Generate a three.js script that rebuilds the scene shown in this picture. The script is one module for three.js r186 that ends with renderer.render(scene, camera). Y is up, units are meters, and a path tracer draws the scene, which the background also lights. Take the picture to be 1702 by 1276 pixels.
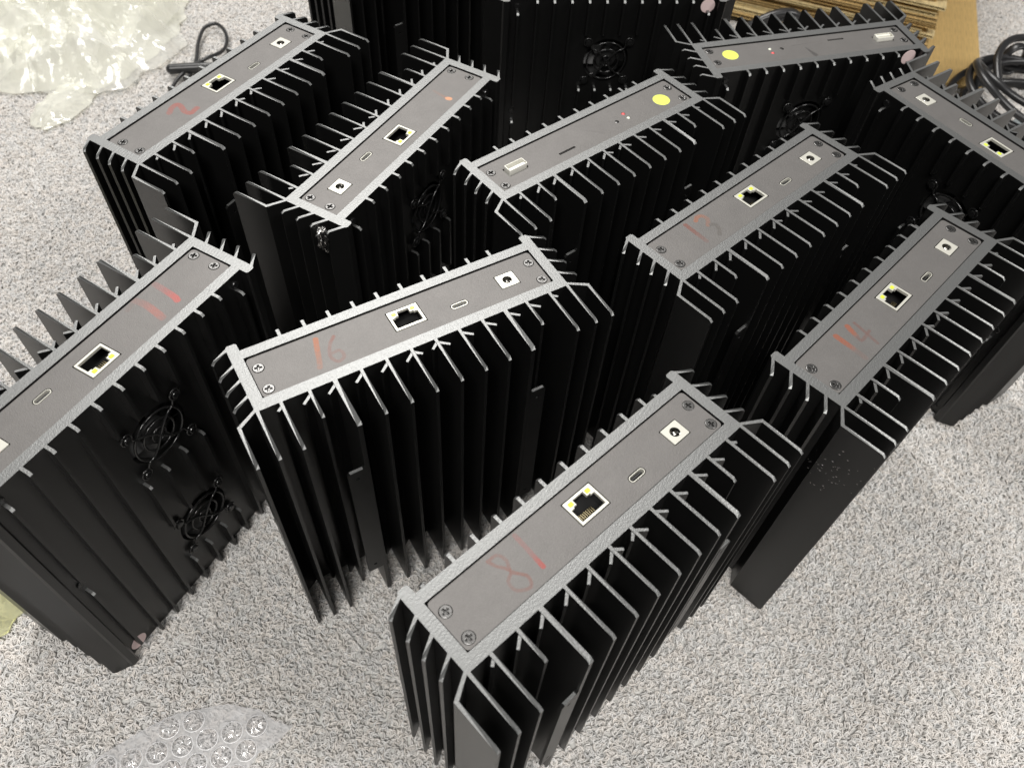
import * as THREE from 'three';
import { mergeGeometries } from 'three/addons/utils/BufferGeometryUtils.js';
import { RectAreaLightUniformsLib } from 'three/addons/lights/RectAreaLightUniformsLib.js';

// ---------------------------------------------------------------- camera, light, exposure
const scene = new THREE.Scene();
const camera = new THREE.PerspectiveCamera(51.26, 1024 / 767, 0.02, 20);
{
  const pitch = THREE.MathUtils.degToRad(53.566), roll = THREE.MathUtils.degToRad(4.951);
  const fwd = new THREE.Vector3(0, -Math.sin(pitch), -Math.cos(pitch)), r0 = new THREE.Vector3(1, 0, 0), u0 = new THREE.Vector3().crossVectors(r0, fwd);
  const r = r0.clone().multiplyScalar(Math.cos(roll)).addScaledVector(u0, Math.sin(roll));
  const u = u0.clone().multiplyScalar(Math.cos(roll)).addScaledVector(r0, -Math.sin(roll));
  camera.position.set(0, 0.4867, 0);
  camera.quaternion.setFromRotationMatrix(new THREE.Matrix4().makeBasis(r, u, fwd.clone().negate()));
  camera.focus = 0.43; camera.userData.fStop = 14;
}
scene.background = new THREE.Color().setRGB(0.10, 0.099, 0.098);      // the even light of the room round the things
RectAreaLightUniformsLib.init();
function ceilingPanel(x, z, w, d, k) {
  const l = new THREE.RectAreaLight(new THREE.Color(1, 0.975, 0.94), k, w, d);
  l.position.set(x, 2.38, z); l.lookAt(x, 0, z); scene.add(l);
}
ceilingPanel(-0.55, -1.9, 1.2, 1.2, 18.5);
ceilingPanel(-0.2, 1.2, 1.2, 0.9, 23);
ceilingPanel(2.0, 0.4, 0.6, 1.2, 22);
const renderer = new THREE.WebGLRenderer({ antialias: true });
renderer.toneMapping = THREE.LinearToneMapping;
renderer.toneMappingExposure = 0.98;
renderer.shadowMap.enabled = true;

// ---------------------------------------------------------------- helpers
let seed = 12345;
const rnd = () => { seed = (seed * 1664525 + 1013904223) >>> 0; return seed / 4294967296; };
const rr = (a, b) => a + (b - a) * rnd();
const mm = 0.001;
function hash(x, y, s = 0) { let h = (x * 374761393 + y * 668265263 + s * 1274126177) | 0; h = Math.imul(h ^ (h >>> 13), 1274126177); return ((h ^ (h >>> 16)) >>> 0) / 4294967296; }
function noise(x, y, s = 0) {
  const i = Math.floor(x), j = Math.floor(y), f = x - i, g = y - j, u = f * f * (3 - 2 * f), v = g * g * (3 - 2 * g);
  const a = hash(i, j, s), b = hash(i + 1, j, s), c = hash(i, j + 1, s), d = hash(i + 1, j + 1, s);
  return a + (b - a) * u + (c - a) * v + (a - b - c + d) * u * v;
}
const fbm = (x, y, s = 0, o = 4) => { let t = 0, a = 0.5; for (let k = 0; k < o; k++) { t += a * noise(x, y, s + k); x *= 2.03; y *= 2.03; a *= 0.5; } return t; };
const names = new Map();
function numbered(n) { const k = names.get(n) ?? 0; names.set(n, k + 1); return k ? `${n}_${String(k).padStart(3, '0')}` : n; }
function thing(name, label, category, group) {
  const o = new THREE.Group(); o.name = numbered(name); o.userData = { label, category }; if (group) o.userData.group = group; scene.add(o); return o;
}
function part(name, geometry, material, parent, x = 0, y = 0, z = 0) {
  const m = new THREE.Mesh(geometry, material); m.name = name; m.position.set(x, y, z); m.castShadow = m.receiveShadow = true; parent.add(m); return m;
}
function dataTexture(w, h, fn, srgb) {
  const d = new Uint8Array(w * h * 4);
  for (let j = 0, k = 0; j < h; j++) for (let i = 0; i < w; i++, k += 4) { const c = fn(i, j); d[k] = c[0] * 255; d[k + 1] = c[1] * 255; d[k + 2] = c[2] * 255; d[k + 3] = 255; }
  const t = new THREE.DataTexture(d, w, h); t.wrapS = t.wrapT = THREE.RepeatWrapping; t.magFilter = THREE.LinearFilter; t.minFilter = THREE.LinearMipmapLinearFilter; t.generateMipmaps = true;
  if (srgb) t.colorSpace = THREE.SRGBColorSpace; t.needsUpdate = true; return t;
}
const C = (r, g, b) => new THREE.Color().setRGB(r, g, b);

// prism of a plan outline (x, z in mm) between two heights; group 0 = cut ends, group 1 = walls; drop(x, z) lowers the corners of the ends
class Prism {
  constructor() { this.cap = []; this.side = []; this.capUv = []; this.sideUv = []; }
  add(poly, y0, y1, drop = () => 0) {
    let pts = poly.map((p) => new THREE.Vector2(p[0], p[1]));
    if (THREE.ShapeUtils.isClockWise(pts)) pts.reverse();
    const tris = THREE.ShapeUtils.triangulateShape(pts, []);
    const top = pts.map((p) => y1 - drop(p.x, p.y)), bot = pts.map((p) => y0 + drop(p.x, p.y));
    for (const [a, b, c] of tris) {
      for (const i of [a, c, b]) { this.cap.push(pts[i].x * mm, top[i] * mm, pts[i].y * mm); this.capUv.push(pts[i].x * mm, pts[i].y * mm); }
      for (const i of [a, b, c]) { this.cap.push(pts[i].x * mm, bot[i] * mm, pts[i].y * mm); this.capUv.push(pts[i].x * mm, pts[i].y * mm); }
    }
    let run = 0;
    for (let i = 0; i < pts.length; i++) {
      const j = (i + 1) % pts.length, p = pts[i], q = pts[j], l = p.distanceTo(q);
      const A = [p.x, bot[i], p.y], B = [q.x, bot[j], q.y], D = [p.x, top[i], p.y], E = [q.x, top[j], q.y];
      for (const [w, s] of [[A, run], [D, run], [B, run + l], [B, run + l], [D, run], [E, run + l]]) { this.side.push(w[0] * mm, w[1] * mm, w[2] * mm); this.sideUv.push(s * mm, w[1] * mm); }
      run += l;
    }
    return this;
  }
  geometry() {
    const g = new THREE.BufferGeometry(), n = this.cap.length / 3;
    g.setAttribute('position', new THREE.Float32BufferAttribute([...this.cap, ...this.side], 3));
    g.setAttribute('uv', new THREE.Float32BufferAttribute([...this.capUv, ...this.sideUv], 2));
    g.computeVertexNormals(); g.addGroup(0, n, 0); g.addGroup(n, this.side.length / 3, 1);
    return g;
  }
}
// extrude an outline in x, y (mm) by depth (mm) along +z
function shapeOf(pts) { const s = new THREE.Shape(); pts.forEach((p, i) => (i ? s.lineTo(p[0] * mm, p[1] * mm) : s.moveTo(p[0] * mm, p[1] * mm))); s.closePath(); return s; }
function roundRect(cx, cy, w, h, r, n = 5) {
  const p = [];
  for (const [sx, sy, a0] of [[1, 1, 0], [-1, 1, 90], [-1, -1, 180], [1, -1, 270]]) for (let i = 0; i <= n; i++) { const a = THREE.MathUtils.degToRad(a0 + (90 * i) / n); p.push([cx + sx * (w / 2 - r) + r * Math.cos(a), cy + sy * (h / 2 - r) + r * Math.sin(a)]); }
  return p;
}
function circle(cx, cy, r, n = 24) { return Array.from({ length: n }, (_, i) => [cx + r * Math.cos((i / n) * 2 * Math.PI), cy + r * Math.sin((i / n) * 2 * Math.PI)]); }
function extrude(outer, holes, depth, bevel = 0) {
  const s = shapeOf(outer); s.holes = holes.map(shapeOf);
  return new THREE.ExtrudeGeometry(s, { depth: depth * mm, bevelEnabled: bevel > 0, bevelThickness: bevel * mm, bevelSize: bevel * mm, bevelOffset: -bevel * mm, bevelSegments: 2, curveSegments: 8 });
}
// the same, lying flat: outline in plan (x, z); top face at y = 0, reaching down
function flat(outer, holes, depth, bevel = 0) {
  const g = extrude(outer.map(([x, z]) => [x, -z]), holes.map((h) => h.map(([x, z]) => [x, -z])), depth, bevel);
  g.rotateX(-Math.PI / 2); g.translate(0, -depth * mm, 0); return g;
}

// ---------------------------------------------------------------- materials
const grainBump = dataTexture(256, 256, (i, j) => { const v = 0.35 * hash(i >> 1, j >> 1, 3) + 0.65 * hash(i >> 2, j >> 2, 9); return [v, v, v]; });
grainBump.repeat.set(1 / 0.025, 1 / 0.025);
const millBump = dataTexture(512, 512, (i, j) => {          // arcs of an end mill and the grit of the anodising
  const d = Math.hypot(i - 256, j + 420), v = 0.16 * (0.5 + 0.5 * Math.sin(d * 0.42)) * noise(i / 60, j / 60, 3) * 1.6 + 0.45 * hash(i >> 2, j >> 2, 5) + 0.25 * hash(i >> 1, j >> 1, 8); return [v, v, v];
});
millBump.repeat.set(1 / 0.06, 1 / 0.06);
const sideBump = dataTexture(128, 256, (i, j) => { const v = 0.6 * hash(i, 0, 4) + 0.4 * hash(i, j >> 4, 6); return [v, v, v]; });   // lines of the extrusion
sideBump.repeat.set(1 / 0.03, 1 / 0.2);
const black = new THREE.MeshPhysicalMaterial({ color: C(0.0055, 0.0055, 0.0054), roughness: 0.35, metalness: 0, ior: 1.56, bumpMap: sideBump, bumpScale: 0.00001 });
const wireBlack = new THREE.MeshPhysicalMaterial({ color: C(0.01, 0.01, 0.01), roughness: 0.16, metalness: 0 });
const cutEnd = new THREE.MeshStandardMaterial({ color: C(0.245, 0.249, 0.247), roughness: 0.46, metalness: 0.85, bumpMap: millBump, bumpScale: 0.00009 });
const shield = new THREE.MeshStandardMaterial({ color: C(0.68, 0.67, 0.60), roughness: 0.34, metalness: 0.4 });
const brightShell = new THREE.MeshStandardMaterial({ color: C(0.82, 0.81, 0.74), roughness: 0.32, metalness: 0.2 });
const steel = new THREE.MeshStandardMaterial({ color: C(0.62, 0.61, 0.58), roughness: 0.25, metalness: 1 });
const screwMetal = new THREE.MeshStandardMaterial({ color: C(0.17, 0.168, 0.165), roughness: 0.36, metalness: 1 });
const hole = new THREE.MeshStandardMaterial({ color: C(0.008, 0.008, 0.008), roughness: 0.8 });
const plastic = new THREE.MeshStandardMaterial({ color: C(0.02, 0.02, 0.02), roughness: 0.5 });
const gold = new THREE.MeshStandardMaterial({ color: C(0.4, 0.34, 0.2), roughness: 0.4, metalness: 1 });
const lens = new THREE.MeshStandardMaterial({ color: C(0.62, 0.78, 0.06), roughness: 0.35 });
const redLens = new THREE.MeshStandardMaterial({ color: C(0.75, 0.12, 0.12), roughness: 0.3 });
const clearLens = new THREE.MeshStandardMaterial({ color: C(0.75, 0.78, 0.66), roughness: 0.25 });
const yellow = new THREE.MeshStandardMaterial({ color: C(0.70, 0.79, 0.13), roughness: 0.45 });
const pink = new THREE.MeshStandardMaterial({ color: C(0.74, 0.58, 0.57), roughness: 0.6 });

// ---------------------------------------------------------------- carpet
{
  const t = dataTexture(512, 512, (i, j) => { const v = 0.36 + 0.2 * hash(i, j, 2) + 0.12 * noise(i / 4, j / 4, 7); return [v * 1.01, v, v * 0.96]; });
  t.repeat.set(6, 6);
  const ground = new THREE.PlaneGeometry(6, 6); ground.rotateX(-Math.PI / 2);
  const m = part('carpet', ground, new THREE.MeshStandardMaterial({ map: t, roughness: 1 }), scene, 0, -0.0035, -0.6);
  m.userData = { kind: 'structure', label: 'grey loop pile carpet under all the black cases', category: 'carpet' };
}
{
  // a tuft: a handful of bent yarn loops; copied and turned over the floor
  const gs = [];
  for (let k = 0; k < 8; k++) {
    const cx = rr(-2.3, 2.3), cz = rr(-2.3, 2.3), a = rr(0, 6.3), L = rr(1.1, 2.3), bend = (rnd() < 0.5 ? -1 : 1) * rr(0.5, 1.9), h = rr(2.5, 4.3), top = rr(0.34, 0.5);
    const ps = [];
    for (let i = 0; i <= 6; i++) { const s = i / 6, x = (s - 0.5) * 2 * L, z = bend * Math.sin(s * Math.PI) * 1.2, y = h * Math.pow(Math.sin(Math.PI * (0.06 + 0.88 * s)), 0.55) - 0.9; ps.push(new THREE.Vector3((cx + x * Math.cos(a) - z * Math.sin(a)) * mm, y * mm, (cz + x * Math.sin(a) + z * Math.cos(a)) * mm)); }
    const g = new THREE.TubeGeometry(new THREE.CatmullRomCurve3(ps), 7, top * mm, 5, false), c = rr(0.72, 1.14), n = g.attributes.position.count, col = new Float32Array(n * 3);
    for (let i = 0; i < n; i++) { col[i * 3] = c; col[i * 3 + 1] = c * rr(0.985, 1.0); col[i * 3 + 2] = c * 0.985; }
    g.setAttribute('color', new THREE.BufferAttribute(col, 3)); gs.push(g);
  }
  const g = mergeGeometries(gs), mat = new THREE.MeshStandardMaterial({ color: C(0.68, 0.664, 0.643), roughness: 0.95, vertexColors: true });
  const x0 = -0.95, x1 = 0.95, z0 = -1.35, z1 = 0.12, step = 0.0034, nx = Math.floor((x1 - x0) / step), nz = Math.floor((z1 - z0) / step);
  const im = new THREE.InstancedMesh(g, mat, nx * nz), M = new THREE.Matrix4(), q = new THREE.Quaternion(), e = new THREE.Euler(), p = new THREE.Vector3(), s = new THREE.Vector3(), col = new THREE.Color();
  let n = 0;
  for (let j = 0; j < nz; j++) for (let i = 0; i < nx; i++) {
    p.set(x0 + (i + rnd()) * step, -0.0035, z0 + (j + rnd()) * step);
    e.set(rr(-0.25, 0.25), rnd() * 6.283, rr(-0.25, 0.25)); q.setFromEuler(e); s.set(1, rr(0.8, 1.1), 1);
    im.setMatrixAt(n, M.compose(p, q, s));
    const v = rr(0.86, 1.1), w = rr(-0.025, 0.025); im.setColorAt(n++, col.setRGB(v * (1 + w), v, v * (1 - w)));
  }
  im.name = 'carpet_pile'; im.userData = { kind: 'stuff', label: 'short looped grey yarn covering the whole carpet', category: 'carpet pile' }; im.receiveShadow = im.castShadow = true; scene.add(im);
}

// ---------------------------------------------------------------- the finned case: shared geometries
const H = 187.6, WALL = { out: 83.2, in: 77.7, front: 18, frontIn: 12.2, back: -18.7, backIn: -13.4, ear: -23.8 };
const geo = {};
{
  const f = new Prism();
  f.add([[-83.2, -22.6], [-82.2, -23.8], [-78.6, -23.8], [-77.7, -22.9], [-77.7, 12.2], [77.7, 12.2], [77.7, -22.9], [78.6, -23.8], [82.2, -23.8], [83.2, -22.6], [83.2, 18], [-83.2, 18]], 0, H);
  f.add([[-77.7, -18.7], [77.7, -18.7], [77.7, -13.4], [-77.7, -13.4]], H - 8, H);
  f.add([[-77.7, -18.7], [77.7, -18.7], [77.7, -13.4], [-77.7, -13.4]], 0, 8);
  geo.frame = f.geometry();
}
const FANS = [138, 49.6];
geo.wall = extrude([[-77.7, 8], [77.7, 8], [77.7, H - 8], [-77.7, H - 8]], FANS.map((y) => circle(0, y, 17.5, 40)), 5.3); geo.wall.translate(0, 0, -18.7 * mm);
const tipDrop = (edge, sign = 1) => (x, z) => (sign * z > sign * edge - 0.05 ? 1.3 : 0);
function longFin(t, tip, barbs) {
  const P = new Prism(), w = t / 2;
  P.add([[-w, 18], [w, 18], [w, tip - 1.6], [w, tip], [-w, tip], [-w, tip - 1.6]], 0, H, tipDrop(tip));
  for (const [s, r] of barbs) P.add([[s * w, 19.6], [s * (w + r), 19.6 + r * 0.82], [s * (w + r) - s * 0.75, 19.6 + r * 0.82 + 0.95], [s * w, 21.4]], 0, H - 0.4);
  return P.geometry();
}
const FIN_U = [-82.3, -71.4, -57.8, -45.4, -32.3, -19.4, -6.5, 6.5, 19.4, 32.3, 45.4, 57.8, 71.4, 82.3];
geo.fins = FIN_U.map((u, i) => {
  const s = Math.sign(u), inner = i === 6 || i === 7, short = i === 2 || i === 11, lug = i === 3 || i === 10;
  const barbs = i === 0 || i === 13 ? [] : i === 1 || i === 12 ? [[s, 2.4]] : inner ? [[s, 4.6], [-s, 3.4]] : [[s, 4.6]];
  return longFin(lug ? 2.3 : 1.6, short ? 34.1 : 45.6, barbs);
});
geo.corner = {}; geo.end = {}; geo.earFin = {};
for (const s of [-1, 1]) {
  const P = new Prism();     // corner fin: leaves the corner at a slant, then turns parallel to the long fins
  P.add([[s * 83.2, 16.3], [s * 93.0, 22.2], [s * 93.0, 43.9], [s * 93.0, 45.5], [s * 91.4, 45.5], [s * 91.4, 43.9], [s * 91.4, 23.2], [s * 83.2, 18.0]], 0, H, tipDrop(45.5));
  geo.corner[s] = P.geometry();
  geo.end[s] = new Prism().add([[s * 83.2, -0.95], [s * 90.6, 3.55], [s * 91.9, 4.35], [s * 91.2, 5.7], [s * 89.8, 4.85], [s * 83.2, 0.85]], 0, H, (x) => (Math.abs(x) > 91 ? 1.2 : 0)).geometry();
  geo.earFin[s] = new Prism().add([[s * 83.2, -22.6], [s * 90.5, -18.2], [s * 91.8, -17.4], [s * 91.0, -16.1], [s * 89.7, -16.9], [s * 83.2, -20.8]], 0, H, (x) => (Math.abs(x) > 90.9 ? 1.2 : 0)).geometry();
}
function stub(ranges) {
  const P = new Prism();
  for (const [a, b] of ranges) P.add([[-0.8, -18.7], [0.8, -18.7], [0.8, -22.9], [0.8, -24.1], [-0.8, -24.1], [-0.8, -22.9]], a, b, (x, z) => (z < -24 ? 1.3 : 0));
  return P.geometry();
}
geo.stub = { plain: [stub([[0, H]])], fan: [[0, 27], [72, 116], [161, H]].map((r) => stub([r])), edge: [[9, 87], [100, 178.5]].map((r) => stub([r])) };
geo.flange = {};
for (const s of [-1, 1]) {
  const g = extrude([[s * 0, 37], [s * 8, 37], [s * 9.2, 38.2], [s * 9.2, 149], [s * 8, 150.2], [s * 1.2, 150.2], [s * 0.4, 151], [0, 152.5]], [circle(s * 4.6, 143.5, 1.1, 10), circle(s * 4.6, 44, 1.1, 10)], 1.6);
  g.translate(0, 0, 44.2 * mm); geo.flange[s] = g;
}
geo.flangeEnd = new THREE.BoxGeometry(6.6 * mm, 0.3 * mm, 1.5 * mm);
// fan guard: two rings, four bent arms and the eyes round the screws, of one wire
{
  const torus = (r, t, x = 0, y = 0, z = 0) => new THREE.TorusGeometry(r * mm, t * mm, 7, 36).translate(x * mm, y * mm, z * mm), gs = [torus(15.2, 0.75), torus(9.6, 0.7), torus(4.2, 0.65)];
  for (const sx of [-1, 1]) for (const sy of [-1, 1]) {
    gs.push(torus(3.0, 0.75, sx * 16, sy * 16, 0.9));
    const c = new THREE.CatmullRomCurve3([[0, 0, 1.1], [sx * 5, sy * 6.5, 1.3], [sx * 9.4, sy * 9.8, 1.2], [sx * 12.2, sy * 10.6, 1], [sx * 13.6, sy * 13.4, 0.9]].map((p) => new THREE.Vector3(p[0] * mm, p[1] * mm, p[2] * mm)));
    gs.push(new THREE.TubeGeometry(c, 14, 0.7 * mm, 6));
  }
  geo.guard = mergeGeometries(gs.map((g) => g.toNonIndexed())); geo.guard.rotateX(Math.PI);
}
function lathe(profile, n = 24) { return new THREE.LatheGeometry(profile.map(([r, y]) => new THREE.Vector2(r * mm, y * mm)), n); }
const crossOutline = (a, b) => [[b, a], [b, b], [a, b], [a, -b], [b, -b], [b, -a], [-b, -a], [-b, -b], [-a, -b], [-a, b], [-b, b], [-b, a]];
geo.screw = mergeGeometries([flat(circle(0, 0, 2.75, 28), [crossOutline(1.55, 0.36)], 0.9, 0.3).toNonIndexed(), lathe([[0, -0.75], [2.4, -0.75]]).toNonIndexed()]);
geo.guardScrew = mergeGeometries([flat(circle(0, 0, 2.2, 20), [crossOutline(1.3, 0.35)], 1.6, 0.5).toNonIndexed(), lathe([[0, -1.2], [2, -1.2]]).toNonIndexed()]); geo.guardScrew.rotateX(-Math.PI / 2);
geo.fanHub = lathe([[0, 0], [7.2, 0], [8, -0.8], [8, -6], [0, -6]], 28); geo.fanHub.rotateX(-Math.PI / 2);
geo.fanBlade = (() => { const g = new THREE.PlaneGeometry(9 * mm, 8 * mm, 4, 2), p = g.attributes.position; for (let i = 0; i < p.count; i++) { const x = p.getX(i), y = p.getY(i); p.setXYZ(i, x + 12.6 * mm, y, y * 0.7 + x * 0.1); } g.computeVertexNormals(); return g; })();
geo.fanBack = lathe([[0, 0], [17.4, 0]], 32); geo.fanBack.rotateX(-Math.PI / 2);
geo.dot = lathe([[0, 0.25], [5.2, 0.25], [5.3, 0.1], [5.3, 0]], 32); geo.dot.rotateX(-Math.PI / 2);
// ports
const SCREWS = [[-73.4, -5.6], [-73.4, 7.9], [73.4, -5.6], [73.4, 7.9]], screwHoles = SCREWS.map(([x, z]) => circle(x, z, 3.05, 24));
const PLATE = roundRect(0, -0.6, 154.6, 24.9, 2.2);
geo.portPlate = flat(PLATE, [...screwHoles, roundRect(0.6, -1.8, 17.6, 13.8, 0.3, 1), roundRect(27.6, 3.2, 10.2, 4.4, 2.19, 6), roundRect(57.2, -0.2, 11.6, 10.2, 0.6, 2)], 1.5, 0.15);
geo.usbPlate = flat(PLATE, [...screwHoles, roundRect(-59, -0.6, 15, 7.4, 0.8, 2), roundRect(-23.5, 4.8, 13, 1.9, 0.3, 1), circle(29.7, -2.1, 1.5, 14), circle(29.6, 2.7, 1.5, 14), circle(20.8, 1.6, 1.6, 14)], 1.5, 0.15);
geo.plainPlate = flat(PLATE, [], 1.5);
geo.floorPlate = flat(roundRect(0, -0.6, 154, 24, 2), [], 0.5);
geo.jack = flat(roundRect(0, 0, 16.2, 12.5, 0.35, 2), [[[-6.9, 5.0], [6.9, 5.0], [6.9, -1.7], [5.0, -1.7], [5.0, -2.4], [3.1, -2.4], [3.1, -5.0], [-3.1, -5.0], [-3.1, -2.4], [-5.0, -2.4], [-5.0, -1.7], [-6.9, -1.7]], roundRect(-5.05, -3.95, 2.5, 2.1, 0.3, 1), roundRect(5.05, -3.95, 2.5, 2.1, 0.3, 1)], 1.4, 0.12);
geo.portLight = flat(roundRect(0, 0, 2.45, 2.05, 0.5, 3), [], 2, 0.3);
geo.contact = new THREE.BoxGeometry(0.35 * mm, 0.35 * mm, 2.6 * mm);
geo.cavity = new THREE.BoxGeometry(16.4 * mm, 0.4 * mm, 12.6 * mm);
geo.usbC = flat(roundRect(0, 0, 9, 3.2, 1.58, 7), [roundRect(0, 0, 8.4, 2.6, 1.28, 7)], 6, 0.06);
geo.tongue = flat(roundRect(0, 0, 6.5, 0.7, 0.3, 2), [], 5, 0.05);
geo.cavityC = new THREE.BoxGeometry(9.6 * mm, 0.3 * mm, 4 * mm);
geo.power = flat(roundRect(0, 0, 10.4, 9.0, 0.5, 2), [circle(0, 0, 2.75, 28)], 8, 0.2);
geo.barrel = lathe([[2.7, -0.3], [2.7, -7], [0, -7]], 28);
geo.pin = lathe([[0, 0], [0.8, -0.15], [1.15, -0.6], [1.15, -7]], 16);
geo.spring = new THREE.BoxGeometry(0.5 * mm, 4.5 * mm, 2.2 * mm);
geo.usbA = flat(roundRect(0, 0, 13.2, 5.6, 0.6, 3), [roundRect(0, 0, 12.5, 4.9, 0.4, 3)], 10, 0.1);
geo.usbTongue = flat(roundRect(0, 0, 11.2, 1.9, 0.2, 1), [], 9, 0.1);
geo.cavityA = new THREE.BoxGeometry(15 * mm, 0.3 * mm, 7.4 * mm);
geo.slotFloor = new THREE.BoxGeometry(13 * mm, 0.3 * mm, 1.9 * mm);
geo.led = new THREE.SphereGeometry(1.35 * mm, 16, 8, 0, Math.PI * 2, 0, Math.PI / 2);
geo.button = lathe([[0, 0], [1.2, -0.1], [1.4, -0.5], [1.4, -3]], 18);
geo.sticker = lathe([[0, 0.2], [5.5, 0.2], [5.65, 0.05], [5.65, 0]], 40);

// the plate's finish: fine blasted grain, handling smears and the red marker numbers, some of them half rubbed off
function plateMaterial(k, strokes, scratches = []) {
  const w = 1024, h = 176, X = 160, Z = 27.5;
  const segs = [];
  for (const st of strokes) {        // a hand's strokes: a smooth curve through the points, the third number is how much ink is left
    const cv = new THREE.CatmullRomCurve3(st.p.map((q) => new THREE.Vector3(q[0], q[1], q[2])), false, 'centripetal').getPoints(st.p.length * 4);
    for (let i = 0; i + 1 < cv.length; i++) segs.push([cv[i].x, cv[i].y, cv[i].z, cv[i + 1].x, cv[i + 1].y, cv[i + 1].z, st.w, st.c ?? [0.20, 0.085, 0.068]]);
  }
  const map = dataTexture(w, h, (i, j) => {
    const x = (i / w - 0.5) * X, z = -(j / h - 0.5) * Z;
    const sm = fbm(x / 9 + k * 13, z / 9 + k * 7, 50 + k, 4), sm2 = fbm(x / 2.3 + k * 3, z / 2.3, 70 + k, 3);
    let v = 0.165 + 0.022 * (sm - 0.45) + 0.012 * (sm2 - 0.45) + 0.035 * (hash(i, j, 60 + k) - 0.5);
    let c = [v * 1.045, v, v * 0.965];
    let best = 0, bestInk = null;
    for (const [ax, az, aa, bx, bz, ba, wd, ink] of segs) {
      if (Math.abs(x - ax) > 6 || Math.abs(z - az) > 8) continue;
      const dx = bx - ax, dz = bz - az, t = Math.min(1, Math.max(0, ((x - ax) * dx + (z - az) * dz) / (dx * dx + dz * dz + 1e-9))), d = Math.hypot(x - ax - t * dx, z - az - t * dz) + 0.35 * (fbm(x * 0.9, z * 0.9, 90 + k, 2) - 0.4);
      if (d > wd) continue;
      const al = (aa + t * (ba - aa)) * Math.min(1, (wd - d) / 0.45); if (al > best) { best = al; bestInk = ink; }
    }
    if (bestInk) { const worn = fbm(x * 1.6 + 5, z * 1.6, 91 + k, 3), m = Math.min(0.9, Math.max(0, best * (0.5 + 0.9 * worn))); for (let q = 0; q < 3; q++) c[q] += (bestInk[q] - c[q]) * m; }
    for (const [ax, az, bx, bz, wd, tone] of scratches) {
      const dx = bx - ax, dz = bz - az, t = Math.min(1, Math.max(0, ((x - ax) * dx + (z - az) * dz) / (dx * dx + dz * dz))), d = Math.hypot(x - ax - t * dx, z - az - t * dz);
      if (d < wd * (0.15 + t)) c = c.map((q) => q * tone);
    }
    return c.map((q) => Math.max(0, Math.min(1, Math.pow(q, 1 / 2.2))));
  }, true);
  map.wrapS = map.wrapT = THREE.ClampToEdgeWrapping; map.repeat.set(1 / (X * mm), 1 / (Z * mm)); map.offset.set(0.5, 0.5);
  const b = grainBump;
  return new THREE.MeshStandardMaterial({ map, roughness: 0.55, metalness: 0.55, bumpMap: b, bumpScale: 0.00005 });
}

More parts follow.
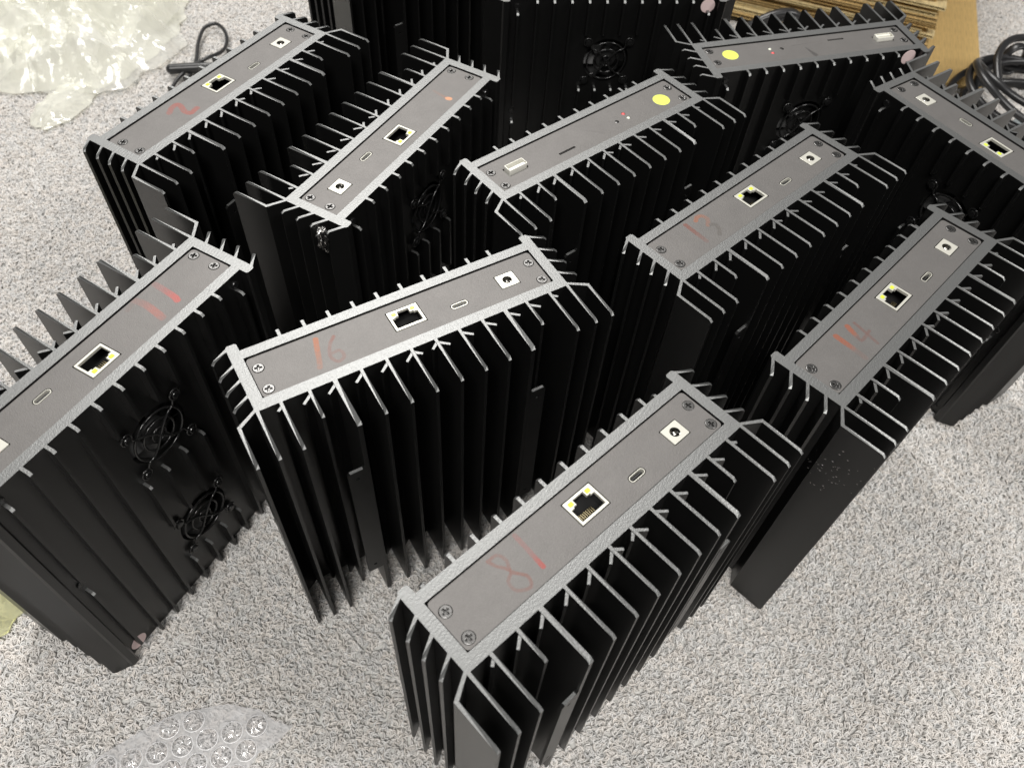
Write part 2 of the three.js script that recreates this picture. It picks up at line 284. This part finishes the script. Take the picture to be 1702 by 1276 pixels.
function finnedCase(label, x, z, a, { plate, usb = false }) {
  const o = thing('finned_case', label, 'metal case', 'black finned metal cases standing on the carpet');
  o.position.set(x, 0, z); o.rotation.y = a;
  const ends = [cutEnd, black], top = (H - 1.1) * mm;
  part('frame', geo.frame, ends, o);
  part('fan_wall', geo.wall, black, o);
  FIN_U.forEach((u, i) => part('fin', geo.fins[i], ends, o, u * mm));
  for (const s of [-1, 1]) {
    part('corner_fin', geo.corner[s], ends, o);
    for (const v of [-11.2, -1.8, 8.2]) part('end_fin', geo.end[s], ends, o, 0, 0, (v) * mm);
    part('end_fin', geo.earFin[s], ends, o);
    const fl = part('mounting_flange', geo.flange[s], black, o, s * 46.55 * mm);
    part('milled_end', geo.flangeEnd, cutEnd, fl, s * 4.6 * mm, 150.35 * mm, 45 * mm);
    for (const g of geo.stub.edge) part('short_fin', g, ends, o, s * 71.6 * mm);
    for (const u of [57.8, 45.2, 32.3]) part('short_fin', geo.stub.plain[0], ends, o, s * u * mm);
    for (const u of [19.4, 6.5]) for (const g of geo.stub.fan) part('short_fin', g, ends, o, s * u * mm);
    for (const y of [94, 181.5, 6]) if (!(y === (usb ? 181.5 : 6) && s === (usb ? -1 : 1))) part('wall_screw', geo.guardScrew, wireBlack, o, s * 72 * mm, y * mm, -19.3 * mm);
  }
  part('warranty_sticker', geo.dot, pink, o, (usb ? -1 : 1) * 71 * mm, (usb ? H - 5.9 : 5.9) * mm, -18.75 * mm).userData.label = 'round pale pink sticker';
  for (const y of FANS) {
    part('fan_back', geo.fanBack, hole, o, 0, y * mm, -10 * mm);
    const hub = part('fan_hub', geo.fanHub, plastic, o, 0, y * mm, -17 * mm);
    for (let k = 0; k < 7; k++) part('blade', geo.fanBlade, plastic, hub, 0, 0, 3 * mm).rotation.z = (k / 7) * Math.PI * 2;
    const g = part('fan_guard', geo.guard, wireBlack, o, 0, y * mm, -19.6 * mm);
    for (const sx of [-1, 1]) for (const sy of [-1, 1]) part('screw', geo.guardScrew, wireBlack, g, sx * 16 * mm, sy * 16 * mm, -2.0 * mm);
  }
  part('base_plate', geo.floorPlate, black, o, 0, 2 * mm, 0);
  const p = part('end_plate', usb ? geo.usbPlate : geo.portPlate, plate ?? plainPlate, o, 0, top);
  part('inner_floor', geo.plainPlate, hole, o, 0, top - 11 * mm);
  for (const [u, v] of SCREWS) part('screw', geo.screw, screwMetal, p, u * mm, 0.15 * mm, v * mm).rotation.y = u * 1.7 + v * 2.9 + x * 40;
  if (!usb) {
    const j = part('network_port', geo.jack, shield, o, 0.6 * mm, top + 0.3 * mm, -1.8 * mm);
    for (const s of [-1, 1]) part('port_light', geo.portLight, lens, j, s * 5.05 * mm, 0.15 * mm, -3.95 * mm);
    for (let k = 0; k < 8; k++) part('contact', geo.contact, gold, j, (k - 3.5) * 1.02 * mm, -6.5 * mm, 1.6 * mm);
    part('cavity', geo.cavity, hole, j, 0, -9.1 * mm, 0);
    const c = part('usb_port', geo.usbC, shield, o, 27.6 * mm, top + 0.1 * mm, 3.2 * mm);
    part('tongue', geo.tongue, plastic, c, 0, -0.7 * mm, 0); part('cavity', geo.cavityC, hole, c, 0, -3.5 * mm, 0);
    const d = part('power_jack', geo.power, shield, o, 57.2 * mm, top + 0.3 * mm, -0.2 * mm);
    part('barrel', geo.barrel, steel, d); part('pin', geo.pin, steel, d, 0, -0.6 * mm, 0); part('spring_contact', geo.spring, steel, d, -2.3 * mm, -3.2 * mm, 0); part('spring_contact', geo.spring, steel, d, 1.9 * mm, -3.6 * mm, 1.2 * mm);
  } else {
    const c = part('usb_port', geo.usbA, brightShell, o, -58.8 * mm, top + 2.6 * mm, -0.9 * mm);
    part('tongue', geo.usbTongue, brightShell, c, 0, -0.6 * mm, 1.2 * mm); part('cavity', geo.cavityA, hole, c, 0, -6 * mm, 0);
    part('card_slot', geo.slotFloor, hole, o, -23.5 * mm, top - 1.3 * mm, 4.8 * mm);
    part('status_light', geo.led, redLens, o, 29.7 * mm, top - 0.7 * mm, -2.1 * mm); part('status_light', geo.led, clearLens, o, 29.6 * mm, top - 0.7 * mm, 2.7 * mm);
    part('button', geo.button, screwMetal, o, 20.8 * mm, top - 0.2 * mm, 1.6 * mm);
    part('oval_sticker', geo.sticker, yellow, o, 60.4 * mm, top + 0.02 * mm, 1.4 * mm).userData.label = 'round bright yellow sticker';
  }
  return o;
}
const S = (w, p, c) => ({ w, p, c });
const plainPlate = plateMaterial(9, []);
const orange = [0.30, 0.13, 0.08];
finnedCase('black finned case marked 81 in faded red, nearest the camera', 0.0363, -0.1604, 0.8193, { plate: plateMaterial(1, [S(1.3, [[-31.8, -11, 0.3], [-32.2, 0, 0.4], [-32.4, 4.5, 0.9], [-32.5, 6.3, 1]], [0.31, 0.085, 0.075]), S(0.95, [[-47.8, -10, 0.55], [-43.1, -9.5, 0.4], [-41.8, -5.4, 0.4], [-43.5, -0.8, 0.6], [-39.9, 5.3, 0.55], [-42, 9.2, 0.45], [-47.4, 6.3, 0.35], [-47.3, 1.7, 0.35], [-43.5, -0.8, 0.6], [-46.7, -6.7, 0.5], [-47.8, -10, 0.55]])]) });
finnedCase('black finned case marked 16 in faded red, behind the nearest case', -0.0542, -0.2549, 0.6021, { plate: plateMaterial(2, [S(1.5, [[-43.8, -9.3, 1], [-45.3, -4, 0.85], [-47, 3, 0.5], [-48.5, 7.5, 0.35]], orange), S(1.1, [[-35.6, -6.9, 0.7], [-38.8, -3.5, 0.45], [-41.6, 4.0, 0.4], [-39.5, 8.2, 0.4], [-35.8, 6.5, 0.35], [-36.5, 2.2, 0.35], [-40.6, 2.4, 0.3]])]) });
finnedCase('black finned case at left edge with two fan guards facing the camera', -0.193, -0.2157, -2.0134, { plate: plateMaterial(3, [S(1.9, [[-48.5, 10.3, 0.2], [-48, 3, 0.45], [-47.1, -4.5, 1], [-46.4, -6.3, 1]], [0.36, 0.11, 0.10]), S(2.2, [[-35.4, 10.5, 0.2], [-36.2, 5.5, 0.35], [-35.3, -2.7, 0.7], [-34.3, -8, 0.4]], [0.32, 0.13, 0.11]), S(1.5, [[-35.4, 10.5, 0.15], [-29, 9, 0.12]])]) });
finnedCase('black finned case marked 2 in red, beside the crumpled plastic bag', -0.1976, -0.4329, 1.1022, { plate: plateMaterial(4, [S(2.0, [[-38.7, -4.0, 0.6], [-34, -6.5, 0.7], [-30, -6.5, 0.85], [-29.6, -4, 0.85], [-32.3, 2.3, 0.7], [-31.6, 6.0, 0.85], [-25.7, 5.5, 0.8]], [0.27, 0.10, 0.085])]) });
const one = finnedCase('black finned case with an orange dot and a silver burr on its corner', -0.0812, -0.3996, -2.015, { plate: plateMaterial(5, [S(1.3, [[-48.6, 5.6, 0.12], [-47.5, 0, 0.2], [-46.7, -5, 0.35]], orange), S(1.9, [[-46.7, -6.0, 0.9], [-47, -7.2, 0.9]], [0.55, 0.28, 0.16])]) });
finnedCase('black finned case with a yellow sticker, a white port and two small lights, mid row', 0.0347, -0.4171, 0.7537, { usb: true, plate: plateMaterial(6, [], [[-4, -6, 6, 5, 0.9, 0.9]]) });
finnedCase('black finned case marked 13 in red and orange', 0.1289, -0.3687, 0.8041, { plate: plateMaterial(7, [S(1.6, [[-48.1, -9.8, 0.9], [-48.4, -3, 0.7], [-48.7, 5.9, 0.3]]), S(1.5, [[-41.1, -8.4, 0.9], [-38, -10, 0.7], [-35.6, -9.3, 0.6], [-34.4, -5.6, 0.35], [-38.4, -1.8, 0.45]], orange), S(1.5, [[-38.4, -1.8, 0.4], [-34.5, 0.5, 0.5], [-36.2, 4.4, 0.5], [-38.9, 7, 0.5]], [0.11, 0.10, 0.09])]) });
const fourteen = finnedCase('black finned case marked 14 in red, right of the nearest case', 0.1965, -0.298, 0.8547, { plate: plateMaterial(8, [S(1.8, [[-46.4, -8.1, 1], [-46.7, -2, 0.9], [-47, 3, 0.2], [-47.6, 9.1, 0.12]], [0.32, 0.115, 0.07]), S(1.7, [[-36.2, -7.7, 1], [-37.2, -5, 0.9], [-38.5, -1, 0.3]], [0.32, 0.115, 0.07]), S(1.1, [[-38.5, -1, 0.5], [-39.2, 2.0, 0.5], [-30.5, 1.6, 0.5]]), S(1.1, [[-31.5, -6.4, 0.5], [-33, 1.5, 0.5], [-34.6, 8.6, 0.4]])]) });
finnedCase('black finned case with yellow sticker at its left end, before the cardboard', 0.1871, -0.536, -2.7944, { usb: true, plate: plateMaterial(10, [], [[3.2, -0.1, 0.6, -9.9, 1.5, 0.6], [-16, 5.5, 12, 3.5, 0.35, 0.8]]) });
finnedCase('black finned case at the right edge, beside the coiled cables', 0.2915, -0.4381, 2.2294, { plate: plateMaterial(11, []) });
finnedCase('black finned case at top centre, only its fan side in view', 0.0479, -0.5961, 3.3056, { usb: true });
finnedCase('black finned case at top left of centre, its long fins in view', -0.1069, -0.65, 0.7918, {});

// a chip of bright metal hanging on the corner of one case, and the scuffs on another
const foil = new THREE.MeshStandardMaterial({ color: C(0.75, 0.74, 0.72), metalness: 1, roughness: 0.22, flatShading: true });
function lump(rx, ry, rz, s, amp) { const g = new THREE.IcosahedronGeometry(1, 3), p = g.attributes.position; for (let i = 0; i < p.count; i++) { const x = p.getX(i), y = p.getY(i), z = p.getZ(i), k = 1 + amp * (fbm(x * 2.3 + s, y * 2.3 + z * 1.7, s, 3) - 0.45); p.setXYZ(i, x * rx * k * mm, y * ry * k * mm, z * rz * k * mm); } g.computeVertexNormals(); return g; }
const burr = part('metal_burr', mergeGeometries([lump(1.7, 5.5, 1.9, 5, 2.2), lump(2.6, 1.8, 1.4, 8, 2).translate(0.4 * mm, 5.2 * mm, 0), lump(1.2, 1, 1.0, 9, 1.5).translate(-1.8 * mm, -0.5 * mm, 2.2 * mm)]), foil, one, 93.2 * mm, 182 * mm, -15.2 * mm);
burr.scale.setScalar(1.35); burr.userData.label = 'crumpled bright silver burr';
{
  const gs = [];
  for (let k = 0; k < 46; k++) { const c = rnd() < 0.5 ? [150, 27] : [163, 38], y = c[0] + rr(-12, 14), v = c[1] + rr(-9, 7); gs.push(new THREE.BoxGeometry(0.16 * mm, rr(0.12, 0.3) * mm, rr(0.2, 0.9) * mm).rotateX(rr(-0.8, 0.8)).translate(-93.05 * mm, y * mm, v * mm)); }
  const m = part('scuff_marks', mergeGeometries(gs), foil, fourteen); m.userData.kind = 'stuff';
}

// ---------------------------------------------------------------- cardboard, cables, plastic
const board = [0, 1, 2].map((k) => { const t = dataTexture(128, 128, (i, j) => { const v = 0.9 + 0.16 * (noise(i / 3, j / 40, 80 + k) - 0.5) + 0.08 * (hash(i, j, 81 + k) - 0.5), b = [[0.86, 0.73, 0.48], [0.95, 0.87, 0.66], [0.82, 0.70, 0.47]][k]; return b.map((q) => Math.min(1, q * v)); }, true); t.repeat.set(12, 12); return new THREE.MeshStandardMaterial({ map: t, roughness: 0.9 }); });
{
  const o = thing('cardboard_stack', 'stack of flat brown corrugated cardboard sheets behind the cases', 'cardboard');
  o.position.set(0.418, 0, -0.842); o.rotation.y = -0.30;
  // each sheet: two liners and the wavy flute between them, showing at the cut edge
  const L = 520, D = 300;
  function sheet(th) {
    const n = 60, wave = [], up = [], dn = [];
    for (let i = 0; i <= n; i++) { const x = -L * (i / n); up.push([x, th / 2 - 0.35 + 0.0]); dn.push([x, -th / 2 + 0.35]); }
    const gs = [new THREE.BoxGeometry(L * mm, 0.5 * mm, D * mm).translate(-L / 2 * mm, (th / 2 - 0.25) * mm, -D / 2 * mm), new THREE.BoxGeometry(L * mm, 0.5 * mm, D * mm).translate(-L / 2 * mm, (-th / 2 + 0.25) * mm, -D / 2 * mm)];
    const pos = [], m = 170;
    for (let i = 0; i < m; i++) { const xa = -L * (i / m), xb = -L * ((i + 1) / m), ya = (i % 2 ? 1 : -1) * (th / 2 - 0.5), yb = -ya; pos.push(xa, ya, 0, xb, yb, 0, xb, yb, -D, xa, ya, 0, xb, yb, -D, xa, ya, -D); }
    const w = new THREE.BufferGeometry(); w.setAttribute('position', new THREE.Float32BufferAttribute(pos.map((q) => q * mm), 3)); w.setAttribute('uv', new THREE.Float32BufferAttribute(new Float32Array(pos.length / 3 * 2), 2)); w.computeVertexNormals();
    return mergeGeometries([...gs.map((g) => { const q = g.toNonIndexed(); return q; }), w]);
  }
  const sg = [sheet(3.4), sheet(4.2), sheet(2.7)], th = [3.4, 4.2, 2.7];
  const base = part('cardboard_sheet', new THREE.BoxGeometry(150 * mm, 3 * mm, 420 * mm), board[0], o, -17 * mm, 1.6 * mm, -190 * mm); base.rotation.y = 0.06;
  let y = 3.3;
  for (let k = 0; k < 42; k++) {
    const v = Math.floor(rnd() * 3); y += th[v] / 2 + (rnd() < 0.35 ? rr(0.8, 2.2) : rr(0.05, 0.5));
    const m = part('cardboard_sheet', sg[v], board[Math.floor(rnd() * 3)], o, rr(-14, 4) * mm, y * mm, rr(-12, 3) * mm);
    m.rotation.y = rr(-0.02, 0.02); m.rotation.z = rr(-0.004, 0.004); y += th[v] / 2;
  }
}
const rubber = new THREE.MeshPhysicalMaterial({ color: C(0.02, 0.02, 0.021), roughness: 0.32 });
function tube(pts, r, n = 80, closed = false) { return new THREE.TubeGeometry(new THREE.CatmullRomCurve3(pts.map((p) => new THREE.Vector3(...p)), closed), n, r, 10, closed); }
{
  const o = thing('cable_coil', 'coil of thick black cable on the carpet at the right edge', 'cable'); o.position.set(0.513, 0, -0.772);
  const turns = [];
  for (let k = 0; k < 7; k++) {
    const R = 0.052 + 0.006 * (k % 3) + rr(-0.003, 0.003), y = 0.006 + 0.0045 * k, cx = rr(-0.006, 0.006), cz = rr(-0.006, 0.006), ps = [];
    for (let i = 0; i < 14; i++) { const a = (i / 14) * Math.PI * 2; ps.push([cx + R * 1.15 * Math.cos(a), Math.max(0.0045, y + 0.010 * Math.sin(a + k) + (k > 4 ? 0.008 * Math.cos(a * 2) : 0)), cz + R * Math.sin(a)]); }
    turns.push(tube(ps, 0.0036, 90, true));
  }
  turns.push(tube([[-0.05, 0.04, 0.02], [-0.045, 0.052, -0.02], [-0.02, 0.055, -0.05], [0.03, 0.05, -0.055], [0.09, 0.03, -0.04], [0.16, 0.006, -0.02]], 0.0038));
  part('cable', mergeGeometries(turns), rubber, o);
  part('cable_tie', new THREE.TorusGeometry(0.0125, 0.0022, 8, 24).scale(1, 1.2, 2.6).rotateY(0.2), rubber, o, -0.005, 0.028, -0.058);
}
{
  const o = thing('plastic_reel', 'clear round plastic reel lying inside the black cable coil', 'reel'); o.position.set(0.515, 0, -0.735);
  part('disc', lathe([[0, 9], [22, 9], [24, 8], [24.5, 2], [23, 0.5], [0, 0.5]], 40), new THREE.MeshPhysicalMaterial({ color: C(0.75, 0.8, 0.82), roughness: 0.12, transmission: 0.85, thickness: 0 }), o);
  part('core', lathe([[0, 7], [12, 7], [13, 6], [13, 1.5], [0, 1.5]], 30), plastic, o);
}
{
  const o = thing('black_cable', 'bundle of black cable arching behind the stickered case', 'cable'); o.position.set(0.232, 0, -0.79);
  const gs = [];
  for (let k = 0; k < 5; k++) { const j = () => rr(-0.004, 0.004); gs.push(tube([[-0.045 + j(), 0.005, 0.02 + k * 0.004], [-0.04 + j(), 0.04, 0.012 + j()], [-0.015, 0.066 + j(), j()], [0.02, 0.07 + j(), -0.006 + j()], [0.045, 0.045 + j(), j()], [0.055 + j(), 0.005, 0.01 + k * 0.005]], 0.0042, 50)); }
  part('cable', mergeGeometries(gs), rubber, o);
}
{
  const o = thing('looped_cable', 'thin black cable with a loop lying beside the plastic bag', 'cable'); o.position.set(-0.35, 0, -0.74);
  const P = [[-0.353, -0.700], [-0.352, -0.726], [-0.360, -0.767], [-0.360, -0.792], [-0.352, -0.800], [-0.340, -0.790], [-0.331, -0.770], [-0.331, -0.751], [-0.341, -0.731], [-0.355, -0.716], [-0.362, -0.685], [-0.345, -0.62]];
  const lift = [3, 4, 6, 7, 7, 7, 6, 6, 9, 6, 4, 4];
  part('cable', tube(P.map((p, i) => [p[0] + 0.35, lift[i] * mm, p[1] + 0.74]), 0.0019, 140), rubber, o);
  part('plug', new THREE.CapsuleGeometry(0.005, 0.03, 6, 14).rotateZ(Math.PI / 2).rotateY(0.25), rubber, o, -0.006, 0.0075, 0.026);
  part('strain_relief', new THREE.CylinderGeometry(0.005, 0.0028, 0.016, 14).rotateZ(Math.PI / 2).rotateY(0.25), rubber, o, 0.018, 0.0075, 0.02);
}
// crumpled clear film: a folded sheet over itself, creased along random lines
function creased(w, d, nx, nz, height, s, rough = 1) {
  const g = new THREE.PlaneGeometry(w, d, nx, nz); g.rotateX(-Math.PI / 2);
  const p = g.attributes.position, cw = w / nx, ridge = (x, z, c, k) => Math.abs(2 * noise(x / c + 31, z / c + 17, s + k) - 1);
  for (let i = 0; i < p.count; i++) {
    const X = p.getX(i) + (hash(i, s, 1) - 0.5) * cw * 0.8, Z = p.getZ(i) + (hash(i, s, 2) - 0.5) * cw * 0.8, u = X / w, v = Z / d, R = Math.hypot(u, v) * 2, an = Math.atan2(v, u);
    const edge = 0.86 + 0.4 * (fbm(Math.cos(an) * 2.2 + 9, Math.sin(an) * 2.2 + s, s + 4, 3) - 0.42);
    const env = Math.max(0, 1 - Math.pow(R / edge, 1.7)), pull = R > edge ? edge / R : 1;
    const wx = X + 0.008 * noise(X * 60, Z * 60, s + 30), wz = Z + 0.008 * noise(X * 60 + 9, Z * 60, s + 31);
    const cr = 0.020 * (1 - ridge(wx, wz, 0.06, 1)) + 0.013 * (1 - ridge(wx, wz, 0.03, 2)) + 0.0065 * (1 - ridge(wx, wz, 0.014, 3));
    p.setXYZ(i, X * pull, Math.max(0.0006, height * env + rough * (cr - 0.018) * Math.min(1, env * 2.5) + 0.0006), Z * pull);
  }
  const n = g.toNonIndexed(); n.computeVertexNormals(); return n;
}
const film = (c, t, r) => { const m = new THREE.MeshPhysicalMaterial({ color: c, roughness: r, transmission: t, thickness: 0, ior: 1.5, side: THREE.DoubleSide }); return m; };
const bagFilm = film(C(0.985, 0.987, 0.91), 0.56, 0.09), bagFilm2 = film(C(0.988, 0.988, 0.95), 0.66, 0.06);
{
  const o = thing('plastic_bag', 'large crumpled clear plastic bag at the top left corner', 'plastic bag'); o.position.set(-0.49, 0, -0.76);
  part('film', creased(0.30, 0.27, 125, 112, 0.030, 3), bagFilm, o, -0.02, 0.001, -0.015).rotation.y = 0.3;
  part('film', creased(0.24, 0.21, 100, 88, 0.050, 7, 1.2), bagFilm2, o, 0.01, 0.003, 0.008).rotation.y = -0.4;
  part('film', creased(0.22, 0.17, 92, 72, 0.052, 13, 1.3), bagFilm2, o, -0.05, 0.01, -0.02).rotation.y = 1.0;
  part('film', creased(0.13, 0.11, 56, 48, 0.05, 19, 1.2), bagFilm2, o, 0.045, 0.012, -0.05).rotation.y = 2.0;
  part('bag_corner', creased(0.05, 0.09, 18, 30, 0.008, 17, 0.4), bagFilm, o, 0.035, 0.001, 0.115).rotation.y = -0.3;
}
{
  const o = thing('plastic_scrap', 'yellowish crumpled film poking in at the left edge', 'plastic bag'); o.position.set(-0.33, 0, -0.165);
  part('film', creased(0.11, 0.10, 30, 28, 0.018, 23, 0.8), film(C(0.92, 0.92, 0.62), 0.5, 0.22), o);
}
{
  const o = thing('bubble_wrap', 'sheet of clear bubble wrap lying at the bottom left edge', 'bubble wrap'); o.position.set(-0.165, 0, -0.09);
  const outline = [[-62, 40], [-58, 27], [-44, 10], [-37, 4], [-22, -8], [-9, -16], [8, -21], [19, -24], [38, -22], [47, -17], [58, -15], [52, -6], [43, 0], [39, 9], [42, 22], [44, 60], [-50, 62]];
  const clear = film(C(0.97, 0.97, 0.98), 0.72, 0.2), dome = film(C(0.98, 0.98, 0.99), 0.86, 0.08), rim = film(C(0.98, 0.98, 0.98), 0.35, 0.15), cut = [];
  const prof = [[5.7, 0], [5.6, 1.2], [5.0, 2.3], [3.6, 3.0], [1.8, 3.3], [0, 3.35]], bub = [0, 1, 2].map((k) => { const g = lathe(prof, 26), p = g.attributes.position; for (let i = 0; i < p.count; i++) { const x = p.getX(i), z = p.getZ(i), y = p.getY(i); p.setY(i, y * (0.75 + 0.6 * noise(x * 420 + k * 9, z * 420, 60 + k))); } const n = g.toNonIndexed(); n.computeVertexNormals(); return n; }), ring = new THREE.TorusGeometry(5.75 * mm, 0.28 * mm, 6, 36).rotateX(Math.PI / 2), inside = (x, z) => { let c = false; for (let i = 0, j = outline.length - 1; i < outline.length; j = i++) { const [xi, zi] = outline[i], [xj, zj] = outline[j]; if ((zi > z) !== (zj > z) && x < ((xj - xi) * (z - zi)) / (zj - zi) + xi) c = !c; } return c; };
  for (let j = -4; j < 8; j++) for (let i = -8; i < 8; i++) {
    const x0 = (i + (j % 2 ? 0.5 : 0)) * 13.4, z0 = j * 11.6, ca = Math.cos(0.35), sa = Math.sin(0.35), x = x0 * ca + z0 * sa, z = -x0 * sa + z0 * ca;
    if (![[0, 0], [6, 0], [-6, 0], [0, 6], [0, -6]].every(([a, b]) => inside(x + a, z + b))) continue;
    const m = part('bubble', bub[Math.floor(rnd() * 3)], dome, o, x * mm, 0.0017, z * mm); m.rotation.y = rnd() * 6; m.scale.set(1, rr(0.6, 1.05), 1);
    part('rim', ring, rim, m); cut.push(circle(x, -z, 5.7, 24));
  }
  const sh = shapeOf(outline.map(([x, z]) => [x, -z])); sh.holes = cut.map(shapeOf);
  part('sheet', new THREE.ShapeGeometry(sh).rotateX(-Math.PI / 2), clear, o, 0, 0.0017, 0);
}
renderer.render(scene, camera);
